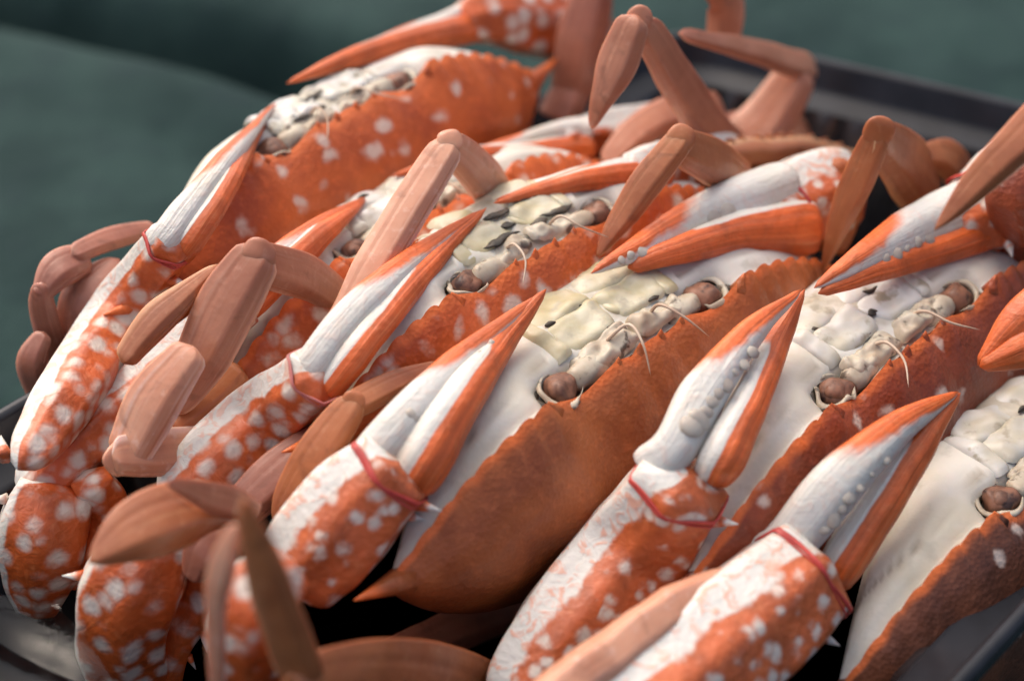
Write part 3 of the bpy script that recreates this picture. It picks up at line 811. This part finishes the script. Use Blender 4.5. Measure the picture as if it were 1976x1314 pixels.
claw(cC, [(1640, 360, -1.3, 78), (1580, 375, -1.4, 98), (1500, 410, -1.6, 84), (1450, 425, -1.8, 52)],
     [(1532, 351, -1.9, 41), (1480, 370, -1.9, 48), (1370, 410, -2.0, 42), (1250, 470, -2.1, 28), (1140, 528, -2.2, 5)],
     [(1580, 434, -1.3, 49), (1525, 440, -1.3, 58), (1430, 450, -1.4, 42), (1320, 480, -1.7, 28), (1210, 516, -2.0, 14)], 10, 0, 'claw_stripe', band=(0.66, 'red rubber band on the claw with big grey molar teeth', 1.04, 0.08), teeth=(11, [(1400, 408, -1.3), (1310, 440, -1.45), (1225, 490, -1.75), (1170, 520, -2.0)], 21, 8), seed=10, spines=((0.6, 185, 0.6, 0.2), (0.5, 230, 0.4, 0.16)), dact_white=50)
claw(cB, [(2080, 300, -1.2, 100), (1990, 350, -1.3, 112), (1900, 405, -1.5, 92), (1830, 440, -1.7, 50)],
     [(1900, 383, -1.8, 42), (1850, 405, -1.8, 50), (1760, 445, -2.0, 44), (1660, 500, -2.1, 28), (1572, 556, -2.2, 5)],
     [(1931, 430, -1.3, 36), (1880, 450, -1.3, 42), (1790, 485, -1.5, 34), (1680, 525, -1.8, 24), (1580, 566, -2.1, 9)], 10, 0, 'claw_stripe', band=(0.72, 'red rubber band on the claw under a long brown leg tip', 1.04, 0.07), teeth=(8, [(1790, 458, -1.35), (1720, 495, -1.6), (1650, 528, -1.85)], 13, 8), seed=11, spines=((0.7, 150, 0.6, 0.2), (0.68, 200, 0.6, 0.2)), dact_white=45)
claw(cA, [(2200, 480, -1.2, 100), (2120, 530, -1.3, 100), (2050, 580, -1.5, 80)],
     [(2105, 528, -1.8, 42), (2060, 560, -1.8, 50), (1970, 625, -2.0, 44), (1888, 705, -2.2, 10)],
     [(2122, 623, -1.4, 39), (2070, 640, -1.4, 46), (1980, 670, -1.6, 40), (1892, 708, -2.1, 12)], 10, 0, 'claw_stripe', seed=12, fin_w=(0.2, 1), dact_white=10)
# --- wrists and arms at the left ends
arm(cE, [(110, 930, -1.0, 80), (85, 1020, -0.8, 100), (75, 1110, -0.8, 78), (70, 1180, -0.8, 40)], seed=1, spines=((0.2, 10, 0.5, 0.15),), white=15, ww=30)
arm(cE, [(170, 920, -0.4, 45), (205, 985, -0.3, 50), (165, 1060, -0.3, 34), (125, 1135, -0.3, 22)], seed=2, name='arm_ridge', spines=((0.35, 150, 0.5, 0.13), (0.6, 150, 0.45, 0.12), (0.85, 180, 0.4, 0.1)), white=999)
arm(cD, [(330, 1000, -0.6, 70), (262, 1110, -0.5, 104), (235, 1210, -0.5, 100), (255, 1340, -0.5, 84)], seed=3, white=5, ww=32, spines=((0.45, 10, 0.5, 0.16),))
arm(cD, [(395, 1080, 0.2, 30), (385, 1160, 0.2, 48), (340, 1240, 0.2, 36), (320, 1340, 0.2, 30)], seed=4, name='arm_ridge', spines=((0.25, 160, 0.55, 0.14), (0.5, 160, 0.5, 0.13), (0.75, 180, 0.4, 0.1)), white=999)
arm(cC, [(560, 1080, -0.6, 60), (490, 1160, -0.4, 90), (470, 1260, -0.4, 80), (490, 1370, -0.4, 70)], seed=5, white=5, ww=25)
arm(cA, [(1420, 1110, -2.2, 30), (1300, 1180, -2.2, 52), (1180, 1265, -2.2, 56), (1040, 1370, -2.2, 60)], 'leg_pale', seed=7, white=180)
# bumpy orange arms at the right ends, against the far long wall
arm(cD, [(1390, 300, -0.6, 26), (1480, 296, -0.6, 34), (1570, 300, -0.6, 34), (1680, 335, -0.6, 30)], 'leg_brown', seed=8, spines=tuple((0.1 + 0.09 * i, 200 if False else 175, 0.2, 0.16) for i in range(9)), white=180)
arm(cC, [(1610, 305, -1.4, 26), (1612, 390, -1.0, 56), (1580, 485, -0.8, 50)], cC.shell, seed=9, name='wrist', white=999)
arm(cB, [(1960, 330, -0.6, 80), (1990, 420, -0.5, 90), (1960, 500, -0.5, 50)], cB.shell, seed=10, name='wrist', white=999)

# --- walking legs
leg(cF, 'walking_leg', [('leg_segment', [(78, 770, -1.4, 26), (62, 700, -1.4, 32), (85, 640, -1.4, 18)])], 'leg_dark', seed=1)
leg(cF, 'walking_leg', [('leg_segment', [(140, 740, -1.6, 20), (100, 660, -1.6, 30), (82, 590, -1.6, 28), (82, 545, -1.6, 18)]),
    ('leg_segment', [(76, 575, -1.6, 18), (115, 520, -1.6, 40), (170, 495, -1.6, 30)]),
    ('leg_tip', [(140, 492, -1.6, 22), (220, 458, -1.7, 24), (300, 440, -1.8, 16)])], 'leg_dark', seed=2)
leg(cF, 'walking_leg', [('leg_segment', [(230, 500, -1.2, 20), (165, 570, -1.2, 48), (150, 660, -1.2, 44), (150, 760, -1.2, 30)])], 'leg_dark', seed=3)
leg(cE, 'walking_leg', [('leg_segment', [(665, 585, 0.4, 34), (590, 535, 0.5, 46), (490, 505, 0.5, 48)]),
    ('leg_segment', [(508, 480, 0.5, 48), (448, 575, 0.4, 62), (395, 680, 0.3, 58), (335, 800, 0.2, 24)])], 'leg', seed=4)
leg(cE, 'walking_leg', [('leg_segment', [(235, 700, -0.5, 26), (310, 610, -0.5, 36), (420, 510, -0.5, 8)])], 'leg_brown', seed=5)
leg(cE, 'walking_leg', [('leg_segment', [(460, 705, 0.3, 36), (410, 760, 0.3, 48), (330, 825, 0.3, 34)])], 'leg_brown', seed=6)
leg(cE, 'walking_leg', [('leg_segment', [(375, 670, 0.7, 40), (300, 770, 0.7, 58), (240, 890, 0.7, 46)]),
    ('leg_segment', [(215, 880, 0.8, 40), (310, 872, 0.9, 50), (430, 858, 0.9, 40)])], 'leg_pale', seed=7)
leg(cE, 'walking_leg', [('leg_segment', [(962, 390, 0.6, 40), (925, 335, 0.7, 44), (862, 276, 0.8, 36)]),
    ('leg_segment', [(872, 272, 0.8, 36), (800, 385, 1.1, 42), (715, 525, 1.5, 42), (625, 655, 1.8, 14)])], 'leg_pale', seed=8)
leg(cD, 'swimming_leg', [('leg_segment', [(500, 990, 1.3, 22), (430, 965, 1.3, 36), (320, 930, 1.2, 10)]),
    ('paddle', [(455, 985, 1.1, 30), (370, 985, 1.0, 66), (260, 1025, 0.9, 66), (172, 1085, 0.9, 14)], 'leg_brown'),
    ('leg_segment', [(445, 1000, 0.9, 36), (395, 1060, 0.9, 46), (370, 1120, 0.9, 22)], 'leg_dark')], 'leg', seed=9)
leg(cD, 'swimming_leg', [('leg_segment', [(850, 700, 0.9, 8), (760, 742, 0.9, 28), (675, 785, 0.9, 32)]),
    ('paddle', [(690, 765, 0.9, 30), (620, 865, 0.9, 46), (560, 960, 0.8, 38), (530, 1010, 0.8, 10)])], 'leg_brown', seed=10)
leg(cC, 'walking_leg', [('leg_segment', [(1020, 1390, 1.9, 60), (880, 1320, 1.9, 78), (720, 1300, 1.9, 80), (570, 1310, 1.9, 50)]),
    ('leg_tip', [(590, 1320, 1.8, 50), (545, 1200, 1.6, 50), (505, 1080, 1.3, 40), (468, 960, 1.0, 14)])], 'leg_brown', seed=11)
leg(cC, 'swimming_leg', [('leg_segment', [(455, 1010, 0.6, 14), (430, 1090, 0.6, 28), (415, 1180, 0.6, 22), (420, 1340, 0.6, 18)])], 'leg_pale', seed=12)
leg(cD, 'walking_leg', [('leg_segment', [(1450, 350, 0.6, 30), (1385, 318, 0.6, 50), (1305, 280, 0.6, 42)]),
    ('leg_tip', [(1322, 258, 0.6, 30), (1250, 350, 0.6, 34), (1195, 430, 0.6, 26), (1150, 495, 0.6, 6)])], 'leg_brown', seed=13)
leg(cC, 'walking_leg', [('leg_segment', [(1860, 350, 0.0, 36), (1830, 310, 0.0, 44), (1785, 300, 0.0, 26)]),
    ('leg_segment', [(1800, 385, 0.2, 56), (1748, 322, 0.2, 70), (1690, 262, 0.2, 42)]),
    ('leg_tip', [(1702, 244, 0.2, 28), (1655, 350, 0.2, 34), (1620, 430, 0.2, 26), (1588, 520, 0.2, 6)])], 'leg_brown', seed=14)
leg(cB, 'walking_leg', [('leg_tip', [(2040, 200, 0.8, 50), (1960, 280, 0.8, 44), (1880, 360, 0.6, 32), (1802, 445, 0.4, 5)])], 'leg_brown', seed=15)
leg(cE, 'walking_leg', [('leg_segment', [(1430, 300, 2.0, 46), (1375, 255, 2.0, 44), (1300, 145, 2.0, 42), (1240, 42, 2.0, 34)]),
    ('leg_tip', [(1228, 30, 2.0, 34), (1195, 115, 2.0, 42), (1165, 185, 2.0, 26), (1142, 250, 2.0, 8)])], 'leg', seed=16)
leg(cE, 'walking_leg', [('leg_segment', [(1400, 310, 1.2, 60), (1480, 235, 1.2, 56), (1545, 130, 1.2, 40)]),
    ('leg_segment', [(1575, 138, 1.2, 34), (1450, 98, 1.2, 26), (1310, 66, 1.2, 14)])], 'leg', seed=17)
leg(cE, 'walking_leg', [('leg_segment', [(1300, -80, 0.0, 34), (1395, -10, 0.0, 40), (1395, 80, 0.0, 34)])], 'leg', seed=18)
leg(cF, 'walking_leg', [('leg_segment', [(1150, -30, 0.4, 40), (1120, 80, 0.4, 52), (1100, 200, 0.4, 40)]),
    ('leg_segment', [(1110, 160, 0.4, 40), (1075, 235, 0.4, 44)])], 'leg_dark', seed=19)
leg(cE, 'walking_leg', [('leg_segment', [(1400, 230, 0.2, 60), (1300, 220, 0.2, 40), (1225, 260, 0.2, 36), (1165, 320, 0.2, 22)])], 'leg', seed=20)
leg(cE, 'walking_leg', [('leg_segment', [(1600, 290, 0.6, 36), (1500, 260, 0.6, 50), (1390, 265, 0.6, 50)])], 'leg', seed=21)
leg(cD, 'walking_leg', [('leg_segment', [(640, 830, 0.0, 36), (560, 900, 0.0, 54), (470, 980, 0.0, 44), (420, 1060, 0.0, 30)])], 'leg_dark', seed=22)
leg(cC, 'walking_leg', [('leg_segment', [(1060, 1150, -1.2, 30), (940, 1190, -1.2, 46), (820, 1240, -1.2, 44), (700, 1300, -1.2, 40)])], 'leg_dark', seed=23)
leg(cB, 'walking_leg', [('leg_segment', [(1420, 1090, 0.0, 30), (1340, 1150, 0.0, 50), (1230, 1240, 0.0, 46), (1150, 1330, 0.0, 36)])], 'leg_dark', seed=24)
